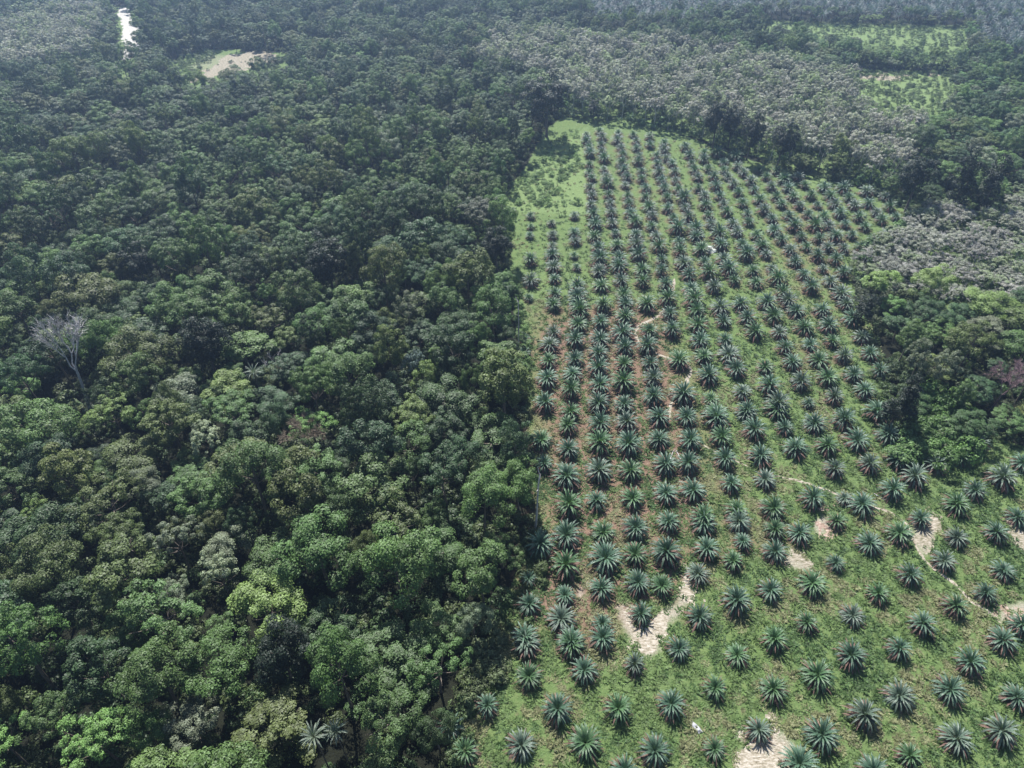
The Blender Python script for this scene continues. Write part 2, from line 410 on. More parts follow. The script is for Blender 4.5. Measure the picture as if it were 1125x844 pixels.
# trees one can pick out by eye: (u, v of crown centre, radius, height factor, form, colour, crown centre height, label or None)
SPEC = [
 (108, 812, 5.6, .95, FEATHER, LIME, 'bright lime feathery tree at the bottom edge of the forest'),
 (4, 820, 4.6, .9, FEATHER, LIME, 'bright lime tree at the bottom corner of the forest'),
 (125, 458, 5.8, .95, FEATHER, YEL, 'yellow green flat feathery tree below the foot of the pale dead tree'),
 (226, 482, 4.6, .95, DOME, 'WHITE', 'whitish neatly domed tree standing out of the dark forest'),
 (345, 468, 5.2, .9, FEATHER, LIME, 'lime green feathery tree in mid forest beside the bare brown tree'),
 (466, 412, 4.2, 1., FORMS[0], YEL, 'yellow green crown between grey crown and big dark edge tree'),
 (455, 402, 3.6, 1.05, DOME, 'BLUE', 'pale blue grey domed crown just behind the yellow green crown'),
 (553, 414, 6.6, 1.2, DENSE, OLIVE, 'big dense dark tree bulging over the palm field edge'),
 (602, 105, 9.4, 1.16, DENSE, 'INK', 'huge round dark tree alone at the far corner of the palm field'),
 (653, 118, 3.0, .7, COLUMN, 'INK', 'small dark column tree among pale rubber trees beyond the palm field'),
 (790, 126, 5.6, 1.2, DENSE, 'INK', 'dark round tree, first of the dark clump behind the palm field'),
 (806, 132, 5.2, 1., DENSE, 'INK', 'dark round tree in the middle of the dark clump behind the palm field'),
 (828, 142, 5.0, 1.15, DENSE, 'INK', 'dark round tree ending the dark clump behind the palm field'),
 (862, 150, 5.4, 1.1, DENSE, 'INK', 'dark bushy tree just past the dark clump behind the palm field'),
 (1012, 190, 6.6, 1.2, DENSE, 'INK', 'broad dark tree at the far upper edge of the palm field'),
 (1066, 188, 5.0, 1.45, COLUMN, 'INK', 'tall dark column tree, bulkier one of the twin columns'),
 (1096, 194, 4.4, 1.45, COLUMN, 'INK', 'tall dark leaning column tree, slimmer one of the twin columns'),
 (996, 432, 4.6, 1.1, CONE, 'INK', 'dark cone shaped tree standing at the edge of the palm field'),
 (950, 336, 3.6, .8, COLUMN, 'INK', 'short dark column tree beside the scrub edge of the palm field'),
 (360, 284, 6.8, 1.1, DENSE, 'INK', 'large dense dark tree with a round crown in mid forest'),
 (222, 372, 5.8, 1.1, DENSE, 'INK', 'dense dark rounded tree standing above the whitish domed tree'),
 (150, 290, 5.0, 1.05, DENSE, 'INK', 'dense dark round tree behind the pale dead tree'),
 (190, 592, 5.0, 1.05, FORMS[10], GREY, 'thin grey crowned tree with branches showing in lower forest'),
 (240, 630, 4.6, 1.05, FORMS[11], 'WHITE', 'pale grey airy tree beside the thin grey crowned tree'),
 (432, 610, 8.0, 1.2, FORMS[4], MID, 'very large billowing tree near the palm field, biggest crown of the lower forest'),
 (530, 545, 6.2, 1.15, FORMS[5], MID, 'large lumpy edge tree whose shade falls on the palm field'),
 (1072, 372, 6.2, 1., FORMS[0], OLIVE, 'broad olive tree in the wood above the purplish bare tree'),
 (1014, 392, 4.2, 1.1, FORMS[8], GREY, 'grey green oval tree just behind the dark cone shaped tree'),
 (1035, 400, 4.2, 1.1, FORMS[9], GREY, 'grey green oval tree between dark cone tree and purplish bare tree'),
 (1062, 430, 3.4, .9, FORMS[8], MID, 'leaning leafy tree in front of the purplish bare tree'),
 (305, 715, 5.0, 1.1, DENSE, 'INK', 'dark dense round tree in the lower forest above the fan palms'),
 (545, 268, 5.0, 1.05, DENSE, 'INK', 'dark grey round tree on the palm field edge by the first short palm rows'),
]
EXTRA = {'INK': (.013, .023, .013), 'WHITE': (.22, .26, .16), 'BLUE': (.10, .14, .125)}  # darkest tint: shade of the backlit crowns put into their leaf colour

def tree_center_height(fm, r, hf):       # crown centre above ground for that form
    me = fm[1]; return 12.8 * (r / 5.) ** .5 * hf

placed = []   # x, y, r
NSPEC = len(SPEC)
trees = []    # dict
for (u, v, r, hf, fm, tc, lab) in SPEC:
    zf = hf * (r / 5.) ** .5
    zc = 12.5 * zf
    x, y = gp(u, v, zc)
    rad0 = {id(COLUMN): 3.9, id(CONE): 4.2}.get(id(fm), 5.2)
    placed.append((float(x), float(y), r))
    trees.append(dict(x=float(x), y=float(y), r=r, sx=r / rad0, sz=zf, fm=fm, tint=np.array(EXTRA[tc]) if isinstance(tc, str) else TINT[tc], tn=None if isinstance(tc, str) else tc, label=lab, spec=True, zone='forest'))
# bare trees reserve their ground too
BARES = [(101, 455, 0), (98, 440, 0), (108, 468, 0),  (1092, 440, 0), (305, 484, 0), (347, 500, 0), (308, 412, 0)]
for (u, v, z) in BARES:
    x, y = gp(u, v, z); placed.append((float(x), float(y), 3.2))

FRONT = [(t['x'], t['y'], t['r']) for t in trees]
for (u, v, z) in ((101, 455, 0), (1092, 446, 0), (347, 512, 0), (308, 425, 0), (344, 808, 16.5), (368, 803, 16.5), (278, 408, 13)):
    x, y = gp(u, v, z); FRONT.append((float(x), float(y), 4.))
    if z: placed.append((float(x), float(y), 2.4))
XMIN, XMAX, YMIN, YMAX = -720., 720., 18., 760.
CELL = 8.
grid = {}
def gkey(x, y): return int(x // CELL), int(y // CELL)
for p in placed: grid.setdefault(gkey(p[0], p[1]), []).append(p)
def free(x, y, r, ov):
    gx, gy = gkey(x, y)
    for i in range(gx - 2, gx + 3):
        for j in range(gy - 2, gy + 3):
            for (px, py, pr) in grid.get((i, j), ()):
                q = (r + pr) * ov
                if (px - x) ** 2 + (py - y) ** 2 < q * q: return False
    return True

def zone_of(x, y):
    u, v = pix(x, y, 0)
    z = np.full(np.shape(x), 0)                          # 0 forest
    z[any_poly(u, v, RUBBER)] = 2
    z[any_poly(u, v, TALLP)] = 3
    z[any_poly(u, v, CLEAR)] = 4
    z[inpoly(u, v, SHRUB)] = 5
    z[inpoly(u, v, PLANT)] = 1
    return z
plant_edge = [tuple(map(float, gp(u, v))) for u, v in PLANT]

for r_, tries in ((7.0, 2200), (6.1, 7000), (5.2, 16000), (4.2, 28000), (3.3, 34000)):
    # even ground coverage
    X = rng.uniform(XMIN, XMAX, tries * 3); Y = rng.uniform(YMIN, YMAX, tries * 3)
    u, v = pix(X, Y, 8)
    keep = (u > -110) & (u < 1235) & (v < 1010) & (v > -40)
    X, Y = X[keep][:tries * 2], Y[keep][:tries * 2]
    Z = zone_of(X, Y); D = segdist(X, Y, plant_edge + plant_edge[:1])
    for x, y, z, d in zip(X, Y, Z, D):
        if z == 1 or z == 4 or z == 5: continue
        if z == 2: r = min(r_, 3.4) * random.uniform(.85, 1.05)
        elif z == 3:
            r = 3.9
        else:
            r = r_ * random.uniform(.92, 1.06)
            rv_ = float(pix(x, y)[1]); r = min(r, max(3.8, 3.4 + rv_ * .0085) * random.uniform(.85, 1.2))
            if d < 5 and r > 5.2: r *= .8
        if z == 0 and d < r * .55: continue
        if z in (2, 3) and d < 2: continue
        if not free(x, y, r, .80 if z == 0 else .82): continue
        p = (float(x), float(y), r); placed.append(p); grid.setdefault(gkey(x, y), []).append(p)
        k = random.randrange(NF)
        big = vnoise(x, y, 60, 3)
        w = TW.copy()
        if vnoise(x, y, 45, 5) > .6: w[OLIVE] *= 2; w[YEL] *= 1.6
        if vnoise(x, y, 70, 6) > .62: w[GREY] *= 1.8; w[BROWN] *= 1.5
        pu_ = float(pix(x, y)[0])
        if pu_ > 880: w[GREY] *= 4; w[DEEP] *= 1.6
        if FORMS[k][2] == 'big leaved': w[BROWN] = 0; w[GREY] *= .3
        w /= w.sum()
        tc = int(rng.choice(8, p=w))
        hf = random.choice((.7, .85, .95, 1., 1.05, 1.2, 1.42)) * random.uniform(.92, 1.08)
        sz = hf * (r / 5.) ** .55
        ru, rv = (float(q_) for q_ in pix(x, y))
        if ru > 880 and rv > 235: sz *= .68
        elif ru > 880: sz *= .68
        elif rv < 170: sz *= .8
        for fx, fy, fr in FRONT:
            if abs(fx - x) < fr + r and 0 < fy - y < 16: sz *= .7; break
        trees.append(dict(x=float(x), y=float(y), r=r, sx=r / 5. * random.uniform(1.0, 1.14), sz=sz, fm=FORMS[k], k=k, tint=TINT[tc] * (1.15 if pu_ > 880 else .88) * random.uniform(.8, 1.25) * rng.uniform(.94, 1.06, 3), tn=tc, label=None, spec=False,
                          zone=('forest', '', 'rubber', 'tallpalm')[int(z)]))
print('trees', len(trees))

# ------------------------------------------------------------------ oil palms
MARKED = """578.7,709 625.8,710 661,701 582,743 642.7,736.7 535,776 613,779 494,799 512,825 571.5,818.5 643.5,815 697,731 745,712 810.7,719 785,755
737.8,774 678,779 718,825.5 785.8,822 833.8,802.5 684,846 851.5,704 887,684 897,742 935,721 987,713 850,758 902,808 947.5,786.5 989,765 880,843 999,831 960,848
1014,687 1065,728 1102,704 1043,758 1118,767 1049.5,811 1100,804 623.5,589.5 662,586 697,580.6 734,575 592.5,600 621,623 664.5,614.5 698,609
733,608 581,664 621,655 661,648 700,641 728.5,643 616.5,680 661,687 703.5,675 577,701 627,705 581,634,.6 773,575 811,573 852,583 878,586 851,606 817,595,.8 776.5,604
805,616 766,630,.8 846,648 808,662 892,641 767.5,678.5 920,573 955,596.7 988,586 1011,570 919,618,.8 964.8,652 999,632 937,675 1051,590 1037,616
1094,586 1117,568 1103,627 1083,652 1047.7,666 1121,687 594,484 624,469,.8 626,453 658,468 689,466 723.5,459 753,459 624,494 658,489 690,489 723.5,484 757,485
622,526 658,519 691.5,517.5 730,511 756,510,.9 597,510,.7 624,556.7 655,551,.8 694,548 732,542 760,539 785,461 819.5,453.5 827.5,473 862,469.6 895,465 853,451 792,482,.85
874,493 908.7,491 834.7,501.5 796.5,505 803.5,532 841,526.5 916.5,516 891.5,548 849,558.5 809,562 771.5,569 926,462 963.5,454 940.5,484 975,478.5
1008,480,.8 954,510.5 986.7,505 1029,510.5 1054,501.5 1076,486 1004.5,524.7 979.6,539 947.5,555 1050,555 1072,539 928,546,.6
1100,526.5 1124,508.7 608,335,.85 634.7,333.6 636.4,344 662,337 659.6,355 687,333.6 686,349.6 711,335 736,345 577,371,.6 608,365.6,.85 604.4,380 634.7,356.7
632,374.4 658.7,372.7 684.4,367 713,363.8 738.5,364 576,387,.7 602.7,397.5 632,396,.85 657.8,388.7 685,385 711,383 746,397.5 601,417 629.3,412 657.8,406.4 686,401 714,399
598,444 625.8,430 658.7,426 684.4,420.7 717,417 657,445.6 687,445.6 718,438.4 750.5,435.5 764.4,342.4 791,339 814,335 842.7,333.6
866,332 767,358.4 794.7,353 820.4,349.6 849,348 875,342 903,341 768,376 796.4,374.4,.8 827.6,365.6 856,365.6,.8 883.6,360 910,358.2 773,392 801,390.4 809,406 841,403 862,383,.85
870,399 890.7,379,.8 914,375 777.8,413.6 816,431 846,426 879,420.7 899.4,396 908.4,415 781,438,.7 821,451 854,445.6 889,442,.6 916,436.7 786,452.7 929,335
936.4,351 947,371 956,388.7,.8 926,392 938,412 966.7,408,.8 950.7,429.5 562.4,231,.6 560.7,247,.6 583,236.7,.7 583,248,.6 582,258,.7 606,244.7,.7 631,236.7,.8 607,258,.8 631,256,.8
631.8,265,.85 607,269.6,.8 583,286.4,.8 607,281,.85 631,280,.6 608.7,293.6,.85 633.6,292.7,.7 609.6,306,.85 583,308.7,.85 608.7,323.8,.85 633.6,315.8 635.3,327 581,326,.6""".split()
palms = []
for t in MARKED:
    q = [float(c) for c in t.split(',')]
    x, y = gp(q[0], q[1], 1.5)
    palms.append([float(x), float(y), q[2] if len(q) > 2 else 1.0, q[0], q[1]])
# rows running on to the far end of the field: (x at y=335, x at y=213, first y, last y)
ROWS = [(662, 650.4, 328, 143), (687, 669, 325, 140), (711, 690, 326, 142), (736, 710, 330, 143), (764, 731, 333, 146), (791, 748, 330, 150), (814, 771, 326, 155),
        (842.7, 791, 325, 160), (866, 810, 323, 167), (903, 831, 332, 172), (929, 852, 326, 178), (948, 871, 300, 184), (968, 890, 285, 190), (986, 909, 272, 196), (1003, 928, 262, 203), (1022, 950, 255, 208), (1040, 970, 250, 216)]
for (xa, xb, y0, y1) in ROWS:
    v = y0
    while v > y1:
        w = v + 275
        u = xa + (xb - xa) * (335 - v) / 122.
        x, y = gp(u + random.uniform(-2, 2), v + random.uniform(-2, 2), 1.5)
        if inpoly(u, v, [(552, 235), (600, 120), (640, 132), (700, 140), (760, 152), (800, 168), (860, 187), (940, 206), (1012, 230), (985, 260), (938, 275), (928, 300), (940, 340), (700, 345), (560, 340)]) and min((x - p[0]) ** 2 + (y - p[1]) ** 2 for p in palms) > 22:
            palms.append([float(x), float(y), random.uniform(.82, 1.08), u, v])
        v -= .0000410 * w * w * random.uniform(.92, 1.08)
# palms just outside the frame
for (u, v) in [(1150, 720), (1150, 650), (1160, 590), (1150, 800), (1165, 860), (1090, 870), (1040, 870), (920, 870), (850, 880), (760, 875), (600, 870), (545, 880), (660, 890), (1170, 520)]:
    x, y = gp(u, v, 1.5); palms.append([float(x), float(y), 1., u, v])

def psize(p):
    return p[2] / math.sqrt(p[0] ** 2 + p[1] ** 2 + CAMH ** 2)
inframe = [p for p in palms if -8 < p[3] < 1133 and p[4] < 852]
outside = [p for p in palms if not (-8 < p[3] < 1133 and p[4] < 852)]
inframe.sort(key=lambda p: -psize(p) / (p[2] ** .4))
solo, rest = inframe[:300], inframe[300:] + outside
print('palms', len(palms), len(solo))

ORD = ['', '', 'second ', 'third ', 'fourth ', 'fifth ', 'sixth ', 'seventh ', 'eighth ', 'ninth ', 'tenth ', 'eleventh ', 'twelfth ', 'thirteenth ', 'fourteenth ', 'fifteenth ', 'sixteenth ', 'seventeenth ', 'eighteenth ', 'nineteenth ', 'twentieth ']
def ordinal(n): return ORD[n] if n < len(ORD) else '%dth ' % n

def locate(items, marks, sides):
    """give each item a place: the landmark it stands by, the side of it, and its number outward from it among its look-alikes"""
    groups = {}
    for it in items:
        best = min(marks, key=lambda m: (m[1] - it['x']) ** 2 + ((m[2] - it['y']) * .9) ** 2)
        dx, dy = it['x'] - best[1], it['y'] - best[2]
        side = (sides[0] if dy > 0 else sides[1]) if abs(dy) > abs(dx) else (sides[2] if dx > 0 else sides[3])
        it['where'] = side % best[0]
        groups.setdefault((it['look'], it['where']), []).append((dx * dx + dy * dy, it))
    for g in groups.values():
        g.sort(key=lambda t: t[0])
        for n, (_, it) in enumerate(g, 1):
            it['nth'] = n; it['of'] = len(g)

PMARK = [(n, *map(float, gp(u, v))) for n, u, v in [
    ('the sandy patch at the bottom edge', 838, 825), ('the big pale bare patch', 712, 690), ('the sandy path bend', 1018, 598), ('the reddish soil heap', 905, 582),
    ('the upper path fork', 702, 365), ('the wiggling middle path', 744, 430), ('the red sand by the margin', 1110, 676), ('the white sheet', 780, 275), ('the pale sack', 765, 800),
    ('the dark cone tree', 996, 470), ('the shaded forest corner', 560, 690), ('the short palm rows', 583, 290), ('the big edge tree', 575, 440), ('the tall bare trunk', 590, 560),
    ('the straw strewn patch', 872, 612), ('the scrub corner', 935, 320), ('the fallen pale stems', 742, 500), ('the far path mark', 856, 372), ('the bottom corner clearing', 1075, 800), ('the small white mark', 638, 655)]]
PSIDE = ('behind %s', 'in front of %s', 'beside %s, off the forest', 'beside %s, towards the forest')
items = []
for i, p in enumerate(solo):
    sc = p[2] * random.uniform(.86, 1.16) * (1.2 if p[3] < 800 and p[4] < 640 else 1.12 if p[4] < 560 else .96)
    hue = random.random()
    if hue < .5: tint, word = np.array((.060, .108, .068)), 'bluish'
    elif hue < .82: tint, word = np.array((.060, .114, .050)), 'green'
    else: tint, word = np.array((.086, .122, .088)), 'pale greyish'
    look = ('small ' if sc < .78 else '') + word + ' oil palm'
    items.append(dict(x=p[0], y=p[1], sc=sc, tint=tint * random.uniform(.85, 1.2), look=look, k=i % len(PALM) if i < 7 else random.randrange(len(PALM)), p=p))
locate(items, PMARK, PSIDE)
for it in items:
    tr_, gr_, dr_ = PALM[it['k']]
    lab = (ordinal(it['nth']) + it['look'] + ' ' + it['where'])
    o = thing('oil_palm', (it['x'], it['y'], 0), lab, 'palm', 'young oil palms planted in rows', random.uniform(0, 6.28), (it['sc'] * random.uniform(.95, 1.05),) * 2 + (it['sc'] * random.uniform(.85, 1.2),), (random.gauss(0, .07), random.gauss(0, .07)))
    put('trunk', tr_, o); put('crown', gr_, o, it['tint']); put('dry_fronds', dr_, o)
n = len(rest); R = np.array([p[:3] for p in rest])
pt = np.array([(.068, .118, .082), (.064, .118, .062), (.098, .132, .105)])[rng.integers(0, 3, n)] * rng.uniform(.85, 1.2, (n, 1))
scatter('palm_plantation', np.column_stack([R[:, 0], R[:, 1], np.zeros(n)]), [list(m) for m in PALM], rng.integers(0, len(PALM), n), np.repeat((R[:, 2] * rng.uniform(.92, 1.2, n))[:, None], 3, 1), rng.uniform(0, 6.28, n), pt,
        label='rows of small young oil palms filling the far end of the field', cat='palms')

# ------------------------------------------------------------------ forest trees: 300 largest one by one, the rest as the forest
def tsize(t):
    u, v = pix(t['x'], t['y'], 12 * t['sz'])
    t['u'], t['v'] = float(u), float(v)
    d = math.sqrt(t['x'] ** 2 + t['y'] ** 2 + (CAMH - 12) ** 2)
    t['px'] = t['r'] * F / d
    inside = -8 < u < 1133 and -10 < v < 848
    return t['px'] if inside else -1
wood = [t for t in trees if t['zone'] == 'forest']
for t in wood: t['score'] = tsize(t) + (1000 if t['spec'] else 0)
wood.sort(key=lambda t: -t['score'])
TS, TR = wood[:300], wood[300:]
TMARK = [(n, *map(float, gp(u, v, 8))) for n, u, v in [
    ('the pale dead tree', 85, 390), ('the whitish domed tree', 226, 482), ('the lime tree at the bottom edge', 108, 812), ('the silvery fan palms', 350, 815), ('the biggest billowing tree', 432, 610),
    ('the big dark edge tree', 553, 414), ('the bare brown tree', 347, 480), ('the thin grey tree', 190, 592), ('the dark cone tree', 996, 432), ('the purplish bare tree', 1092, 415),
    ('the lime corner tree', 4, 820), ('the shaded forest corner', 525, 640), ('the dense dark tree', 222, 372), ('the large dark tree', 360, 284), ('the yellow green crown', 466, 412), ('the lowest edge shrubs', 480, 790), ('the dark lower tree', 305, 715)]]
TSIDE = ('behind %s', 'in front of %s', 'beside %s, towards the palms', 'beside %s, away from the palms')
lst = []
for t in TS:
    if not t['spec']:
        t['look'] = TNAME[t['tn']] + ' ' + t['fm'][2] + ' tree'
        lst.append(t)
locate(lst, TMARK, TSIDE)
for t in TS:
    lab = t['label'] or (ordinal(t['nth']) + t['look'] + ' ' + t['where'])
    if len(lab.split()) > 14: lab = lab.replace(' tree ', ' ', 1)
    o = thing('forest_tree', (t['x'], t['y'], 0), lab, 'tree', 'broadleaf trees of the forest', random.uniform(0, 6.28), (t['sx'], t['sx'], t['sz']), (random.uniform(-.05, .05), random.uniform(-.05, .05)))
    put('trunk', t['fm'][0], o); put('crown', t['fm'][1], o, t['tint'])
def arr(ts): return np.array([(t['x'], t['y'], 0) for t in ts]), np.array([(t['sx'], t['sx'], t['sz']) for t in ts]), np.array([t['tint'] for t in ts])
P_, S_, T_ = arr(TR)
scatter('forest', P_, [[f[0], f[1]] for f in FORMS], [t.get('k', 0) for t in TR], S_, rng.uniform(0, 6.28, len(TR)), T_, label='dense dark green rainforest canopy running to the far distance', cat='forest')
rb = [t for t in trees if t['zone'] == 'rubber']
for t in rb:
    t['r'] *= 1.12; t['hz'] = .58 if pix(t['x'], t['y'])[0] > 900 and pix(t['x'], t['y'])[1] > 205 else 1.
P_, S_, T_ = arr(rb); nb = len(rb)
rt = np.array([(.27, .29, .22), (.30, .31, .26), (.24, .29, .165), (.31, .305, .275)])[rng.integers(0, 4, nb)] * rng.uniform(.8, 1.2, (nb, 1))
rt[np.array([t['hz'] for t in rb]) < .9] *= .72
sr = np.array([t['r'] for t in rb]) / 3.1
scatter('rubber_treeline', P_, RUB, rng.integers(0, 4, nb), np.column_stack([sr, sr, sr * rng.uniform(.75, 1.05, nb) * np.array([t['hz'] for t in rb])]), rng.uniform(0, 6.28, nb), rt, label='pale grey green rubber trees, half leafless, in hazy blocks', cat='trees')
tp = [t for t in trees if t['zone'] == 'tallpalm']; P_, S_, T_ = arr(tp); nb = len(tp)
scatter('far_palm_vegetation', P_, BIGP, rng.integers(0, 2, nb), np.repeat(rng.uniform(.8, 1.1, nb)[:, None], 3, 1), rng.uniform(0, 6.28, nb), np.array((.060, .092, .090)) * rng.uniform(.8, 1.3, (nb, 1)), label='bluish mature palm plantation along the far top of the view', cat='palms')

# ------------------------------------------------------------------ bare and dead trees
def bare_thing(name, u, v, seed, label, mat, **kw):
    x, y = gp(u, v)
    t, b = bare_mesh(name, seed, mat=mat, **kw)
    o = thing(name, (float(x), float(y), 0), label, 'tree')
    put('trunk', t, o); put('crown', b, o)
bare_thing('dead_tree', 101, 455, 5, 'pale dead leafless tree leaning out of the forest with forked white limbs', M_pale, h=28, r0=.46, first=.5, wide=.5, lean=(1.0, 5), depth=5, nk=3, twigs=900)
bare_thing('bare_tree', 1092, 446, 6, 'purplish leafless tree with a rounded twiggy crown in the wood', tinted('purple_twig', .8, .2, 0, .3, (.24, .16, .17)), h=14, r0=.25, first=.3, wide=.9, depth=5, twigs=3500)
bare_thing('bare_tree', 347, 512, 7, 'grey brown leafless tree beside the lime green feathery tree', tinted('brown_twig', .8, .2, 0, .3, (.23, .185, .14)), h=17, r0=.22, first=.4, wide=.9, depth=5, twigs=3200)
bare_thing('bare_tree', 308, 425, 8, 'small pale branched bare tree under a green crown in mid forest', M_pale, h=14, r0=.2, first=.35, wide=.7, depth=3, twigs=200)
def snag(u, v, h, r0, label, lean, seed):
    x, y = gp(u, v); mb = MB(); r = np.random.default_rng(seed)
    zs = np.linspace(0, 1, 6)
    mb.tube([(lean * z + r.uniform(-.1, .1), r.uniform(-.1, .1), -.4 + (h + .4) * z) for z in zs], [r0 * (1.25 - .75 * z) for z in zs], 7)
    o = thing('dead_snag', (float(x), float(y), 0), label, 'dead tree')
    put('trunk', mb.mesh('dead_trunk_stem', M_pale, True), o)
    mb = MB(); top = np.array([lean, 0, h * .97])
    for i in range(3):
        d = unit(np.array([r.uniform(-1, 1), r.uniform(-1, 1), r.uniform(.2, .8)])); q = top - np.array([lean * .12 * i, 0, h * .12 * i])
        mb.tube([q, q + d * 1.0, q + d * 1.9 + np.array([0, 0, .2])], [r0 * .4, r0 * .3, r0 * .12], 5)
    put('branch_stubs', mb.mesh('dead_trunk_stubs', M_pale, True), o)
snag(570, 388, 20, .22, 'thin bare dead trunk standing at the upper palm field edge', -.3, 1)
snag(588, 582, 21, .25, 'thin bare dead trunk standing by the shaded lower palm field edge', .5, 2)

# fan palms showing silver in the forest
def fan_palm(u, v, z, seed, label, sc=1.):
    x, y = gp(u, v, z); r = np.random.default_rng(seed); g, tr = MB(), MB()
    for i in range(26):
        q = i / 25
        frond(g, r, i * 2.39996, math.radians(80 - 75 * q), 3.2 * r.uniform(.85, 1.1), math.radians(50 + 30 * q), z - .6, .28, n=9, lv0=.6)
    tr.tube([(0, 0, -.3), (.1, 0, z * .5), (0, 0, z - .4)], [.2, .16, .14], 7)
    o = thing('fan_palm', (float(x), float(y), 0), label, 'palm', 'silvery palms in the lower forest', 0, (sc, sc, 1))
    put('trunk', tr.mesh('fan_palm_trunk', M_bark, True), o); put('crown', g.mesh('fan_palm_fronds', M_frond), o, (.12, .15, .11))
fan_palm(344, 808, 16.5, 1, 'silvery spiky palm, bigger one of the pair at the bottom of the forest', .85)
fan_palm(368, 803, 16.5, 2, 'silvery spiky palm, smaller one of the pair at the bottom of the forest', .75)
fan_palm(278, 408, 13, 3, 'pale spiky palm below the small bare tree in mid forest', .9)

# ------------------------------------------------------------------ undergrowth: low bushes below and along the forest, in scrub and clearings
def rand_ground(n, vmin, vmax, umin=-90, umax=1215, z=0):
    # even on the ground, inside a picture window
    x0, x1 = -720, 720
    X = rng.uniform(x0, x1, n * 9); Y = rng.uniform(15, 760, n * 9)
    u, v = pix(X, Y, z); k = (u > umin) & (u < umax) & (v > vmin) & (v < vmax)
    return X[k][:n], Y[k][:n]
X, Y = rand_ground(34000, -30, 1000)
Z = zone_of(X, Y); D = segdist(X, Y, plant_edge + plant_edge[:1])
U, V = pix(X, Y)
keep = ((Z == 0) & ((rng.random(len(X)) < .8) | (D < 6))) | ((Z == 2) & (rng.random(len(X)) < .8)) | ((Z == 4) & (rng.random(len(X)) < .6)) | (Z == 5)
keep &= ~any_poly(U, V, [[(122, 4), (142, 4), (158, 34), (158, 60), (146, 74), (130, 88), (118, 86), (130, 60), (128, 36)], [(215, 84), (232, 64), (250, 56), (322, 58), (326, 74), (290, 72), (252, 80), (236, 90)]])
X, Y, Z, D = X[keep], Y[keep], Z[keep], D[keep]
sx = rng.uniform(.7, 1.9, len(X)); sx[Z == 4] *= .55; sx[(Z == 0) & (D < 8)] *= .8
tn = np.array([(.035, .062, .024), (.045, .08, .028), (.055, .075, .028), (.07, .10, .035)])[rng.integers(0, 4, len(X))]
tn[Z == 4] = np.array((.09, .135, .055)); tn[Z == 2] = tn[Z == 2] * 2.0
# extra: bright weedy thicket, edge shrubs
ex = []
def thick(poly, n, s0, s1, tint, bias=None):
    us = [p[0] for p in poly]; vs = [p[1] for p in poly]; c = 0
    while c < n:
        u, v = random.uniform(min(us), max(us)), random.uniform(min(vs), max(vs))
        if inpoly(u, v, poly):
            x, y = gp(u, v); s = random.uniform(s0, s1); ex.append((float(x), float(y), s, *(np.array(tint) * random.uniform(.75, 1.25)))); c += 1
thick(SHRUB, 170, 1.1, 2.2, (.085, .15, .045))
thick([(505, 700), (545, 690), (560, 720), (560, 745), (528, 770), (512, 790), (498, 760)], 46, .6, 1.4, (.085, .11, .05))
thick([(490, 844), (505, 770), (520, 770), (522, 800), (505, 850)], 22, .6, 1.1, (.08, .12, .045))
thick([(566, 580), (585, 560), (600, 590), (598, 640), (575, 655)], 34, .5, 1.1, (.07, .10, .035))
thick([(560, 205), (600, 165), (628, 135), (640, 150), (640, 185), (610, 205), (640, 225), (560, 232)], 200, .3, .9, (.14, .215, .08))
thick([(556, 300), (570, 310), (585, 400), (580, 440), (572, 400)], 60, .4, 1.0, (.10, .17, .05))
thick([(970, 395), (985, 390), (1010, 420), (1000, 480), (985, 470)], 40, .5, 1.3, (.075, .11, .045))
thick([(930, 300), (945, 275), (985, 258), (1010, 300), (1000, 345), (955, 350)], 260, .5, 1.4, (.085, .105, .06))
thick([(940, 205), (1000, 215), (1060, 235), (1040, 260), (985, 258), (1000, 232)], 160, .5, 1.5, (.10, .155, .07))
thick([(940, 375), (965, 372), (985, 470), (975, 480), (955, 420)], 40, .35, .9, (.08, .12, .05))
thick([(600, 640), (560, 655), (540, 690), (575, 700)], 16, .3, .7, (.08, .12, .045))
for cl_, n_ in ((CLEAR[0], 420), (CLEAR[1], 420)): thick(cl_, n_, .3, .8, (.10, .145, .062))
thick([(183, 84), (186, 68), (230, 54), (240, 60), (215, 80), (205, 100)], 90, .4, 1.0, (.09, .13, .055))
thick([(262, 80), (300, 72), (322, 59), (330, 92), (285, 94)], 110, .4, 1.0, (.09, .13, .055))
thick([(205, 92), (232, 68), (300, 58), (304, 70), (256, 82)], 26, .3, .7, (.08, .12, .05))
E = np.array(ex)
X = np.concatenate([X, E[:, 0]]); Y = np.concatenate([Y, E[:, 1]]); sx = np.concatenate([sx, E[:, 2]]); tn = np.concatenate([tn * rng.uniform(.7, 1.35, (len(tn), 1)), E[:, 3:6]])
nb = len(X)
scatter('undergrowth', np.column_stack([X, Y, np.zeros(nb)]), BUSH, rng.integers(0, 4, nb), np.column_stack([sx, sx, sx * rng.uniform(.7, 1.3, nb)]), rng.uniform(0, 6.28, nb), tn, label='leafy shrubs and saplings under the trees and along the field edge', cat='shrubs')

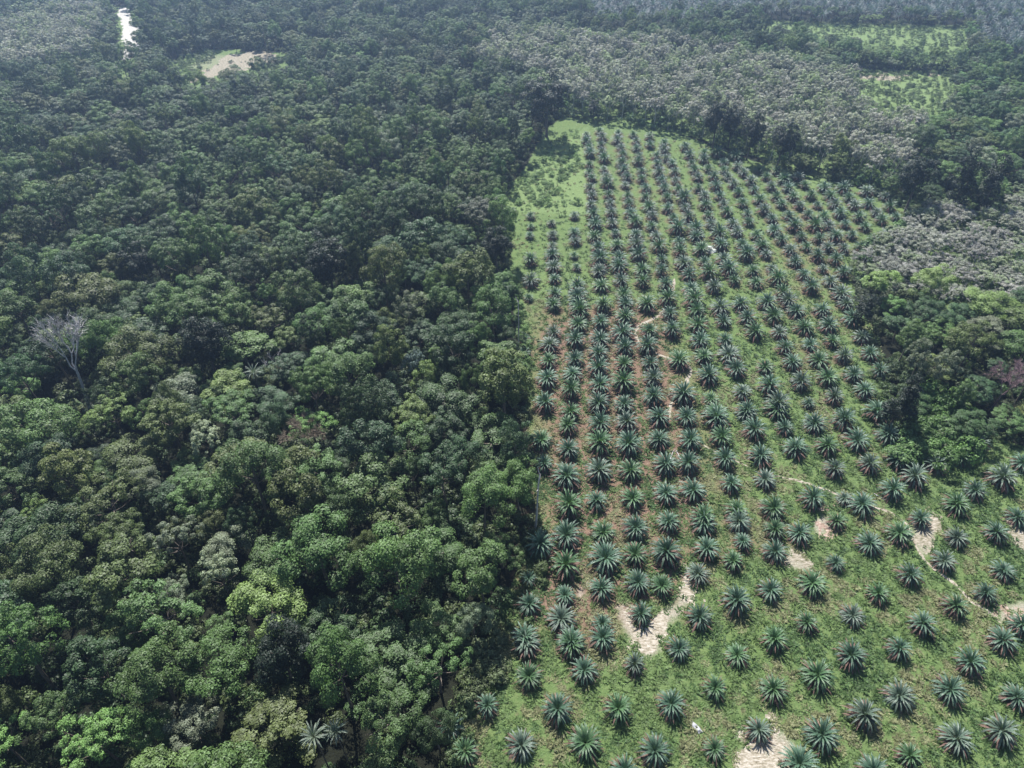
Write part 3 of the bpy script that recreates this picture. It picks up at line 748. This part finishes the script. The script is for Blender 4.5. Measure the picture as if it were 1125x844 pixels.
# ------------------------------------------------------------------ ground
SAND = [  # outlines of bare sandy ground: (name, points on the picture, colour index, label)
 ([(676, 668), (683, 663), (692, 676), (700, 689), (712, 690), (720, 676), (730, 668), (742, 663), (749, 640), (755, 622), (763, 640), (758, 660), (749, 677), (737, 684), (731, 702), (724, 718), (712, 725), (699, 713), (689, 699), (681, 684)], 0, 'pale sandy bare patch between palms'),
 ([(806, 850), (812, 826), (826, 814), (846, 806), (862, 803), (873, 818), (876, 838), (868, 862), (820, 870)], 0, 'pale sandy patch at the bottom edge'),
 ([(868, 600), (880, 612), (896, 618), (884, 628), (868, 626), (858, 616)], 1, 'straw strewn patch'),
 ([(892, 572), (906, 564), (914, 576), (906, 588), (894, 586)], 2, 'reddish soil heap ground'),
 ([(1002, 572), (1024, 562), (1034, 575), (1028, 590), (1022, 606), (1013, 614), (1005, 596)], 1, 'sandy widening at the path bend'),
 ([(1092, 676), (1106, 664), (1125, 660), (1150, 664), (1150, 690), (1120, 684), (1100, 686)], 2, 'reddish sand by the margin'),
 ([(1104, 566), (1130, 572), (1150, 580), (1150, 612), (1124, 606), (1110, 584)], 1, 'sandy track by the margin'),
 ([(632, 652), (636, 644), (642, 648), (641, 660), (635, 660)], 0, 'small white sandy mark'),
]
TRACKS = [ # narrow walked paths: (points, half width, outline colour)
 ([(741, 306), (738, 322), (730, 342), (716, 352), (700, 358), (697, 367), (703, 378), (722, 390), (748, 396), (760, 404), (754, 422), (743, 430), (736, 446), (735, 462)], .46),
 ([(758, 478), (774, 490), (792, 500), (812, 508), (828, 516)], .2),
 ([(850, 522), (884, 530), (906, 538), (926, 546), (958, 556), (976, 562), (994, 572), (1003, 586), (1008, 605), (1020, 622), (1040, 633), (1054, 645), (1064, 660), (1084, 670), (1100, 685)], .36),
]
def gpl(pts): return [tuple(map(float, gp(u, v))) for u, v in pts]

def lines(lo, hi, step): return np.arange(lo, hi, step)
xs = np.concatenate([[-1500, -1100, -800, -620, -480, -380], lines(-300, -60, 6), lines(-60, 175, .8), lines(175, 330, 4), lines(330, 500, 12), [620, 800, 1100, 1500]])
ys = np.concatenate([[-120, -60, 0], lines(20, 46, 3), lines(46, 260, .8), lines(260, 420, 1.6), lines(420, 760, 5), [800, 900, 1050, 1300, 1700, 2200]])
GX, GY = np.meshgrid(xs, ys); gx, gy = GX.ravel(), GY.ravel()
me = bpy.data.meshes.new('ground'); nx, ny = len(xs), len(ys)
me.vertices.add(nx * ny); me.vertices.foreach_set('co', np.column_stack([gx, gy, np.zeros(nx * ny)]).astype(np.float32).ravel())
ii = (np.arange(ny - 1)[:, None] * nx + np.arange(nx - 1)[None, :]).ravel()
fq = np.stack([ii, ii + 1, ii + nx + 1, ii + nx], 1).astype(np.int32)
me.loops.add(fq.size); me.loops.foreach_set('vertex_index', fq.ravel()); me.polygons.add(len(fq)); me.polygons.foreach_set('loop_start', np.arange(0, fq.size, 4, dtype=np.int32)); me.update(calc_edges=True)
gu, gv = pix(gx, gy); behind = gy < 5
gz = zone_of(gx, gy); gz[behind] = 0
def soft(poly, s):      # soft-edged area weight from a picture outline
    pl = gpl(poly); d = segdist(gx, gy, pl + pl[:1]); ins = inpoly(gx, gy, pl)
    return np.clip(.5 + np.where(ins, d, -d) / s, 0, 1)
field = soft(PLANT, 6.)
a_grass = np.maximum(field, (gz == 4) * 1.); a_grass = np.maximum(a_grass, (gz == 2) * .8)
for poly in CLEAR[:2] + [CLEAR[4]]: a_grass = np.maximum(a_grass, soft(poly, 12))
soil = np.zeros_like(gx)
for poly, s, k in [([(590, 345), (720, 335), (750, 400), (770, 480), (780, 560), (740, 660), (650, 700), (570, 680), (590, 560)], 18, 1.15), ([(640, 140), (700, 145), (790, 200), (800, 300), (760, 330), (700, 330), (660, 300)], 30, .28),
                   ([(850, 200), (950, 250), (930, 320), (960, 440), (860, 430), (820, 300)], 30, .4), ([(700, 560), (900, 560), (900, 620), (700, 640)], 15, .45)]:
    soil = np.maximum(soil, soft(poly, s) * k)
for p in palms: pass
# trodden, browner ground round each palm
pr = np.array([[p[0], p[1]] for p in palms])
pd = np.full(len(gx), 99.)
core = (gx > -60) & (gx < 260) & (gy > 40) & (gy < 480)
ci = np.where(core)[0]
for ch in np.array_split(ci, max(1, len(ci) // 20000)):
    pd[ch] = np.sqrt(((gx[ch, None] - pr[None, :, 0]) ** 2 + (gy[ch, None] - pr[None, :, 1]) ** 2).min(1))
ring = np.clip(1.25 - pd / 3.6, 0, 1)
soil = np.clip(soil * (.72 + .6 * ring) + .3 * ring * field, 0, 1)
lush = np.zeros_like(gx)
for poly, s, k in [([(556, 215), (600, 165), (645, 140), (650, 240), (600, 235), (556, 235)], 10, 1.), ([(562, 300), (645, 270), (650, 330), (600, 330), (565, 400)], 15, .5), ([(930, 78), (1050, 80), (1050, 125), (935, 110)], 20, 1.), ([(828, 22), (1064, 28), (1064, 60), (830, 35)], 20, .8),
                   ([(1080, 500), (1200, 500), (1200, 560), (1060, 560)], 12, .7), ([(790, 640), (1000, 640), (960, 700), (780, 720)], 14, .4), ([(520, 760), (700, 760), (690, 844), (520, 844)], 14, .25), ([(840, 150), (950, 195), (900, 215), (830, 190)], 10, .6)]:
    lush = np.maximum(lush, soft(poly, s) * k)
sandw = np.zeros_like(gx)
for pts, c, _ in SAND: sandw = np.maximum(sandw, soft(pts, 4.5))
for pts, w_ in TRACKS: sandw = np.maximum(sandw, np.clip(1 - segdist(gx, gy, gpl(pts)) / (w_ * 3.2), 0, 1) * .6)
sandw = np.maximum(sandw, soft([(192, 78), (225, 58), (310, 60), (300, 72), (262, 74), (235, 86), (215, 80)], 12) * .55)
cols = np.column_stack([a_grass, soil, lush, sandw]).astype(np.float32)
a = me.attributes.new('cover', 'FLOAT_COLOR', 'POINT'); a.data.foreach_set('color', cols.ravel())

m, nt, out = new_mat('ground_cover'); N, L = nt.nodes.new, nt.links.new
geo = N('ShaderNodeNewGeometry')
at = N('ShaderNodeAttribute'); at.attribute_name = 'cover'
sep = N('ShaderNodeSeparateColor'); L(at.outputs['Color'], sep.inputs[0])
def noise(scale, detail=5, rough=.6, vec=None):
    n = N('ShaderNodeTexNoise'); n.inputs['Scale'].default_value = scale; n.inputs['Detail'].default_value = detail; n.inputs['Roughness'].default_value = rough
    L(vec or geo.outputs['Position'], n.inputs['Vector']); return n.outputs['Fac']
def ramp(fac, stops):
    r = N('ShaderNodeValToRGB'); e = r.color_ramp.elements
    e[0].position, e[0].color = stops[0][0], (*stops[0][1], 1); e[1].position, e[1].color = stops[-1][0], (*stops[-1][1], 1)
    for p, c in stops[1:-1]:
        x = e.new(p); x.color = (*c, 1)
    L(fac, r.inputs[0]); return r.outputs[0]
def mix(fac, a_, b_):
    x = N('ShaderNodeMix'); x.data_type = 'RGBA'; L(fac, x.inputs[0]); L(a_, x.inputs[6]); L(b_, x.inputs[7]); return x.outputs[2]
def math_(op, a_, b_=None, c_=None):
    x = N('ShaderNodeMath'); x.operation = op
    for s, val in zip(x.inputs, (a_, b_, c_)):
        if val is None: continue
        if isinstance(val, (int, float)): s.default_value = val
        else: L(val, s)
    return x.outputs[0]
def edge(w, scale, lo=.42, hi=.58, k=.55):      # break a soft weight up with noise
    x = math_('ADD', w, math_('MULTIPLY', math_('SUBTRACT', noise(scale, 6, .65), .5), k))
    r = N('ShaderNodeMapRange'); r.inputs['From Min'].default_value = lo; r.inputs['From Max'].default_value = hi; L(x, r.inputs['Value']); return r.outputs[0]
mp = N('ShaderNodeMapping'); mp.inputs['Rotation'].default_value = (0, 0, math.radians(-52)); mp.inputs['Scale'].default_value = (.28, 1.1, 1)
L(geo.outputs['Position'], mp.inputs[0])
streak = noise(.9, 4, .6, mp.outputs[0])
n1 = noise(.05, 4); n2 = noise(.75, 6, .7); n3 = noise(2.6, 5, .75)
gr = ramp(math_('ADD', math_('MULTIPLY', n2, .6), math_('MULTIPLY', streak, .4)), [(.3, (.048, .082, .026)), (.46, (.088, .142, .040)), (.58, (.128, .172, .056)), (.72, (.185, .190, .092))])
gr2 = ramp(n3, [(.3, (.058, .090, .036)), (.5, (.095, .138, .056)), (.7, (.16, .175, .095))])
grass = mix(math_('MULTIPLY', n1, .9), gr, gr2)
lushc = ramp(n3, [(.3, (.09, .14, .05)), (.55, (.15, .205, .08)), (.75, (.25, .285, .14))])
soilc = ramp(n3, [(.3, (.098, .054, .040)), (.5, (.165, .100, .074)), (.72, (.27, .19, .145))])
sandc = ramp(n3, [(.3, (.19, .155, .11)), (.55, (.34, .30, .245)), (.72, (.46, .42, .37))])
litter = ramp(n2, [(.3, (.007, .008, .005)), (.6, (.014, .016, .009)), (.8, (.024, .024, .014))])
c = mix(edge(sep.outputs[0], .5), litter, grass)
c = mix(math_('MULTIPLY', edge(sep.outputs[2], .35, .35, .75), .85), c, lushc)
c = mix(math_('MULTIPLY', edge(sep.outputs[1], .45, .22, .70), .9), c, soilc)
c = mix(math_('MULTIPLY', edge(at.outputs['Alpha'], .9, .40, .75), .8), c, sandc)
b = N('ShaderNodeBsdfPrincipled'); b.inputs['Roughness'].default_value = .95; b.inputs['Specular IOR Level'].default_value = .15
L(c, b.inputs['Base Color'])
bp = N('ShaderNodeBump'); bp.inputs['Strength'].default_value = .9; bp.inputs['Distance'].default_value = .5
L(math_('ADD', math_('MULTIPLY', n3, .6), n2), bp.inputs['Height']); L(bp.outputs[0], b.inputs['Normal'])
L(b.outputs[0], out.inputs['Surface'])
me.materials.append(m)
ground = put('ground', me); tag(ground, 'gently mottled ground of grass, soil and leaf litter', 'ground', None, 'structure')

def sand_mat(name, stops):
    m, nt2, out2 = new_mat(name); N2, L2 = nt2.nodes.new, nt2.links.new
    g2 = N2('ShaderNodeNewGeometry'); n_ = N2('ShaderNodeTexNoise'); n_.inputs['Scale'].default_value = 1.4; n_.inputs['Detail'].default_value = 7; n_.inputs['Roughness'].default_value = .72
    mp2 = N2('ShaderNodeMapping'); mp2.inputs['Rotation'].default_value = (0, 0, .6); mp2.inputs['Scale'].default_value = (.6, 1.6, 1); L2(g2.outputs['Position'], mp2.inputs[0]); L2(mp2.outputs[0], n_.inputs['Vector'])
    r = N2('ShaderNodeValToRGB'); e = r.color_ramp.elements
    e[0].position, e[0].color = stops[0][0], (*stops[0][1], 1); e[1].position, e[1].color = stops[-1][0], (*stops[-1][1], 1)
    for p, c_ in stops[1:-1]: e.new(p).color = (*c_, 1)
    L2(n_.outputs['Fac'], r.inputs[0])
    bb = N2('ShaderNodeBsdfPrincipled'); bb.inputs['Roughness'].default_value = .95; bb.inputs['Specular IOR Level'].default_value = .1
    b2 = N2('ShaderNodeBump'); b2.inputs['Strength'].default_value = .8; b2.inputs['Distance'].default_value = .25; L2(n_.outputs['Fac'], b2.inputs['Height']); L2(b2.outputs[0], bb.inputs['Normal'])
    L2(r.outputs[0], bb.inputs['Base Color']); L2(bb.outputs[0], out2.inputs['Surface']); return m
M_sand = [sand_mat('pale_sand', [(.38, (.14, .12, .08)), (.5, (.28, .245, .19)), (.66, (.45, .41, .355))]),
          sand_mat('brown_sand', [(.38, (.095, .095, .05)), (.5, (.23, .20, .15)), (.64, (.38, .34, .285))]),
          sand_mat('red_sand', [(.36, (.13, .095, .06)), (.5, (.26, .185, .145)), (.64, (.43, .36, .30))])]
def sheet(name, world_pts, z, mat, seed, rough_=.5, cell=.35):
    """irregular flat patch with a ragged edge, islands and holes: small cells kept where outline weight + noise allows"""
    r = np.random.default_rng(seed); wp = np.array(world_pts); lo_, hi_ = wp.min(0) - 4, wp.max(0) + 4
    X_, Y_ = np.meshgrid(np.arange(lo_[0], hi_[0], cell), np.arange(lo_[1], hi_[1], cell)); ny_, nx_ = X_.shape
    pl = [tuple(p) for p in wp]
    d = segdist(X_, Y_, pl + pl[:1]); d = np.where(inpoly(X_, Y_, pl), d, -d)
    nz = .5 * vnoise(X_, Y_, 4.5 * max(1, cell / .35), seed) + .3 * vnoise(X_, Y_, 1.6 * max(1, cell / .35), seed + 1) + .2 * vnoise(X_, Y_, .7 * max(1, cell / .35), seed + 2)
    w_ = d / (3.2 * max(1, cell / .35)) + (nz - .56) * 6.0 * rough_ > 0
    q = (w_[:-1, :-1].astype(int) + w_[1:, :-1] + w_[:-1, 1:] + w_[1:, 1:]) >= 3
    X_ = X_ + r.uniform(-.3, .3, X_.shape) * cell; Y_ = Y_ + r.uniform(-.3, .3, Y_.shape) * cell
    jj, ii_ = np.where(q)
    f_ = np.stack([jj * nx_ + ii_, jj * nx_ + ii_ + 1, (jj + 1) * nx_ + ii_ + 1, (jj + 1) * nx_ + ii_], 1)
    used, inv = np.unique(f_, return_inverse=True)
    co_ = np.column_stack([X_.ravel()[used], Y_.ravel()[used], np.full(len(used), z)])
    me_ = bpy.data.meshes.new(name); me_.from_pydata(co_.tolist(), [], inv.reshape(-1, 4).tolist()); me_.update()
    me_.materials.append(mat); o_ = put(name, me_); tag(o_, kind='structure'); return o_
for i, (pts, ci_, lab) in enumerate(SAND):
    c0 = np.array(gpl(pts)); ctr = c0.mean(0)
    sheet('sand_patch', ctr + (c0 - ctr) * .95, .02, M_sand[ci_], 40 + i, .9)
def strip(name, pts, w_, mat, seed, z=.028):
    r = np.random.default_rng(seed); p = np.array(gpl(pts)); q = [p[0]]
    for a_, b_ in zip(p[:-1], p[1:]):
        k = max(1, int(np.linalg.norm(b_ - a_) / 1.2))
        for j in range(1, k + 1): q.append(a_ + (b_ - a_) * j / k)
    q = np.array(q)
    for _ in range(3): q[1:-1] = .5 * q[1:-1] + .25 * (q[:-2] + q[2:])
    q[1:-1] += r.normal(size=(len(q) - 2, 2)) * .12
    d = np.gradient(q, axis=0); d /= np.linalg.norm(d, axis=1, keepdims=True); nn = np.column_stack([-d[:, 1], d[:, 0]])
    ww = w_ * r.uniform(.6, 1.35, len(q)); ww[0] *= .3; ww[-1] *= .3
    A = q + nn * ww[:, None]; B = q - nn * ww[:, None]; n_ = len(q)
    me_ = bpy.data.meshes.new(name)
    me_.from_pydata([(x, y, z) for x, y in A] + [(x, y, z) for x, y in B], [], [(i + n_, i + n_ + 1, i + 1, i) for i in range(n_ - 1)]); me_.update()
    if me_.polygons[0].normal.z < 0: me_.flip_normals()
    me_.materials.append(mat); tag(put(name, me_), kind='structure')
for i, (pts, w_) in enumerate(TRACKS): strip('footpath', pts, w_, M_sand[0], 70 + i)
# far white sand track and clearing soil (top of the view)
M_white = sand_mat('white_sand', [(.3, (.22, .20, .165)), (.5, (.38, .365, .33)), (.65, (.55, .53, .50))])
sheet('sand_road', gpl([(128, 8), (140, 8), (146, 22), (155, 34), (154, 50), (145, 64), (135, 66), (136, 50), (132, 30)]), .03, M_white, 90, .12, .8)
sheet('sand_road', gpl([(124, 72), (129, 70), (130, 78), (126, 80)]), .03, M_white, 91, .1, .5)
sheet('sand_patch', gpl([(205, 92), (215, 78), (232, 68), (250, 58), (300, 58), (304, 70), (276, 74), (256, 82), (240, 92)]), .03, M_sand[1], 92, .6, 1.2)
sheet('sand_patch', gpl([(304, 64), (318, 62), (322, 70), (308, 74)]), .03, M_sand[1], 93, .6, 1.2)
sheet('footpath', gpl([(905, 74), (940, 79), (1000, 83), (1030, 84), (1030, 86), (990, 86), (935, 82), (905, 77)]), .03, M_sand[1], 94, .8, 1.0)

# ------------------------------------------------------------------ grass and weeds in the field
def tuft(seed, n=16, h=.45, sp=.35, w=.09):
    r = np.random.default_rng(seed); mb = MB()
    a = r.uniform(0, 6.28, n); q = r.uniform(0, sp, n); base = np.column_stack([np.cos(a) * q, np.sin(a) * q, np.full(n, -.02)])
    d = unit(np.column_stack([np.cos(a) * r.uniform(.2, 1.3, n), np.sin(a) * r.uniform(.2, 1.3, n), np.ones(n)])); ln = h * r.uniform(.6, 1.4, n)[:, None]
    s = np.column_stack([-np.sin(a), np.cos(a), np.zeros(n)]) * w
    e = base + d * ln; m_ = base + d * ln * .55
    mb.quads(np.stack([base - s, base + s, m_ + s * .9, m_ - s * .9], 1), r.random(n))
    e2 = e + np.column_stack([np.cos(a), np.sin(a), -.6 * np.ones(n)]) * h * .25
    mb.quads(np.stack([m_ - s * .9, m_ + s * .9, e2 + s * .25, e2 - s * .25], 1), r.random(n))
    return mb.mesh('grass_tuft', M_grass)
TUFT = [[tuft(1)], [tuft(2, 22, .3, .5, .1)], [tuft(3, 14, .6, .3, .07)], [tuft(4, 20, .22, .6, .14)]]
nG = 90000
X = rng.uniform(-40, 190, nG); Y = rng.uniform(38, 330, nG)
u, v = pix(X, Y)
sd = np.zeros(nG)
k = inpoly(u, v, PLANT) & (u < 1190) & (v < 900) & (u > 450)
k &= rng.random(nG) < np.clip((v - 180) / 420, .12, 1)
for pts, c_, _ in SAND:
    pl = gpl(pts); k &= ~(inpoly(X, Y, pl) & (rng.random(nG) < .93))
for pts, w_ in TRACKS: k &= segdist(X, Y, gpl(pts)) > w_ * 1.3
X, Y = X[k], Y[k]; nb = len(X)
nv = .6 * vnoise(X, Y, 9, 21) + .4 * vnoise(X, Y, 2.5, 22)
gt = np.where(nv[:, None] < .42, np.array((.060, .105, .034)), np.where(nv[:, None] < .6, np.array((.095, .145, .048)), np.array((.165, .170, .085)))) * rng.uniform(.75, 1.3, (nb, 1))
sg = rng.uniform(.7, 1.5, nb)
scatter('grass', np.column_stack([X, Y, np.zeros(nb)]), TUFT, rng.integers(0, 4, nb), np.column_stack([sg, sg, sg * rng.uniform(.5, 1.2, nb)]), rng.uniform(0, 6.28, nb), gt, label='tufts of grass and weeds between the palms', cat='grass')
print('grass', nb)

# ------------------------------------------------------------------ small finds in the field
def plain(name, col, rough=.6):
    m, nt2, out2 = new_mat(name); N2, L2 = nt2.nodes.new, nt2.links.new
    tc = N2('ShaderNodeTexCoord'); n_ = N2('ShaderNodeTexNoise'); n_.inputs['Scale'].default_value = 3; n_.inputs['Detail'].default_value = 4; L2(tc.outputs['Object'], n_.inputs['Vector'])
    r = N2('ShaderNodeValToRGB'); r.color_ramp.elements[0].color = (*[c * .7 for c in col], 1); r.color_ramp.elements[1].color = (*col, 1); L2(n_.outputs['Fac'], r.inputs[0])
    bb = N2('ShaderNodeBsdfPrincipled'); bb.inputs['Roughness'].default_value = rough; L2(r.outputs[0], bb.inputs['Base Color']); L2(bb.outputs[0], out2.inputs['Surface']); return m
def crumpled(u, v, lx, ly, h, seed, mat, name, label, cat, rz):
    r = np.random.default_rng(seed); x, y = gp(u, v); n_ = 14
    vs = []; fs = []
    for j in range(n_ + 1):
        for i in range(n_ + 1):
            a_, b_ = i / n_ - .5, j / n_ - .5
            edge_ = max(abs(a_), abs(b_)) * 2
            z = h * (1 - edge_ ** 2) * (.6 + .5 * math.sin(7 * a_ + 2 * b_ + seed) * math.cos(6 * b_)) + .05 + .06 * r.random()
            vs.append((a_ * lx * (1 + .1 * math.sin(5 * b_)), b_ * ly * (1 + .12 * math.cos(6 * a_)), max(.03, z)))
    for j in range(n_):
        for i in range(n_): fs.append((j * (n_ + 1) + i, j * (n_ + 1) + i + 1, (j + 1) * (n_ + 1) + i + 1, (j + 1) * (n_ + 1) + i))
    me_ = bpy.data.meshes.new(name); me_.from_pydata(vs, [], fs); me_.update(); me_.materials.append(mat)
    o_ = put(name, me_); o_.location = (float(x), float(y), 0); o_.rotation_euler[2] = rz
    md = o_.modifiers.new('thickness', 'SOLIDIFY'); md.thickness = .02
    tag(o_, label, cat); return o_
crumpled(780, 275, 5.2, 4.2, 1.5, 3, plain('white_sheet_plastic', (.5, .53, .48), .4), 'plastic_sheet', 'white crumpled sheet lying over a hump among the upper palms', 'sheet', .5)
crumpled(765, 800, 2.3, 1.0, .7, 5, plain('pale_sack_cloth', (.42, .42, .45), .45), 'sack', 'pale grey white sack lying on the grass near the bottom edge', 'sack', -.9)
def stem(u, v, L_, rz, label, seed):
    x, y = gp(u, v); mb = MB(); r = np.random.default_rng(seed)
    mb.tube([(-L_ / 2, 0, .12), (-L_ / 6, r.uniform(-.15, .15), .16), (L_ / 5, r.uniform(-.15, .15), .14), (L_ / 2, 0, .1)], [.1, .11, .09, .05], 7)
    o_ = thing('fallen_stem', (float(x), float(y), 0), label, 'log', None, rz); put('stem', mb.mesh('fallen_stem_wood', M_pale, True), o_)
    mb = MB(); mb.tube([(L_ * .15, 0, .14), (L_ * .3, .35, .2), (L_ * .38, .7, .16)], [.05, .04, .02], 5); put('side_branch', mb.mesh('fallen_stem_branch', M_pale, True), o_)
stem(738, 501, 5, 1.1, 'pale fallen stem lying between two palms in the middle rows', 1)
stem(745, 500, 3.6, 1.75, 'shorter pale fallen stem beside the long fallen stem', 2)
stem(966, 546, 3.2, -.8, 'pale fallen stem lying just above the sandy path bend', 3)
stem(762, 463, 3., -.75, 'pale fallen frond stalk lying by a palm above the middle path', 4)

# ------------------------------------------------------------------ air
hz = bpy.data.meshes.new('haze')
x0, x1, y0, y1, z0, z1 = -1520, 1520, -140, 2220, -1.2, 146
hz.from_pydata([(x0, y0, z0), (x1, y0, z0), (x1, y1, z0), (x0, y1, z0), (x0, y0, z1), (x1, y0, z1), (x1, y1, z1), (x0, y1, z1)], [], [(3, 2, 1, 0), (4, 5, 6, 7), (0, 1, 5, 4), (1, 2, 6, 5), (2, 3, 7, 6), (3, 0, 4, 7)])
m, nt, out = new_mat('pale_air'); pv = nt.nodes.new('ShaderNodeVolumePrincipled')
pv.inputs['Color'].default_value = (.46, .66, 1.0, 1); pv.inputs['Density'].default_value = .00044; pv.inputs['Anisotropy'].default_value = .72
nt.links.new(pv.outputs[0], out.inputs['Volume']); hz.materials.append(m)
tag(put('haze', hz), 'thin bluish haze over the land', 'haze', None, 'stuff')

# ------------------------------------------------------------------ light, sky, camera
EL, AZ = math.radians(52), math.radians(-14)      # sun ahead of the camera, a little to the forest side
sd = Vector((math.sin(AZ) * math.cos(EL), math.cos(AZ) * math.cos(EL), math.sin(EL)))
ld = bpy.data.lights.new('sun', 'SUN'); ld.energy = 5.0; ld.angle = math.radians(.53); ld.color = (1, .975, .94)
lo = bpy.data.objects.new('sun', ld); COL.objects.link(lo); lo.rotation_euler = sd.to_track_quat('Z', 'Y').to_euler(); lo.location = (0, 0, 400)
wd = bpy.data.worlds.new('World'); scene.world = wd; wd.use_nodes = True; nt = wd.node_tree
sk = nt.nodes.new('ShaderNodeTexSky'); sk.sky_type = 'NISHITA'; sk.sun_disc = False; sk.sun_elevation = EL; sk.sun_rotation = AZ
bg = nt.nodes['Background']; nt.links.new(sk.outputs[0], bg.inputs[0]); bg.inputs[1].default_value = .065

cam = bpy.data.cameras.new('camera'); co = bpy.data.objects.new('camera', cam); COL.objects.link(co)
cam.sensor_width = 36; cam.lens = F / W * 36; cam.clip_start = 1; cam.clip_end = 6000
co.location = (0, 0, CAMH); co.rotation_euler = (math.pi / 2 - PITCH, 0, 0); scene.camera = co
vs = scene.view_settings; vs.view_transform = 'Standard'; vs.look = 'None'; vs.exposure = 1.3; vs.gamma = 1
try: vs.use_curve_mapping = False
except Exception: pass
cy = scene.cycles
cy.max_bounces = 5; cy.diffuse_bounces = 2; cy.glossy_bounces = 2; cy.transmission_bounces = 2; cy.transparent_max_bounces = 4; cy.volume_bounces = 0
cy.use_denoising = True
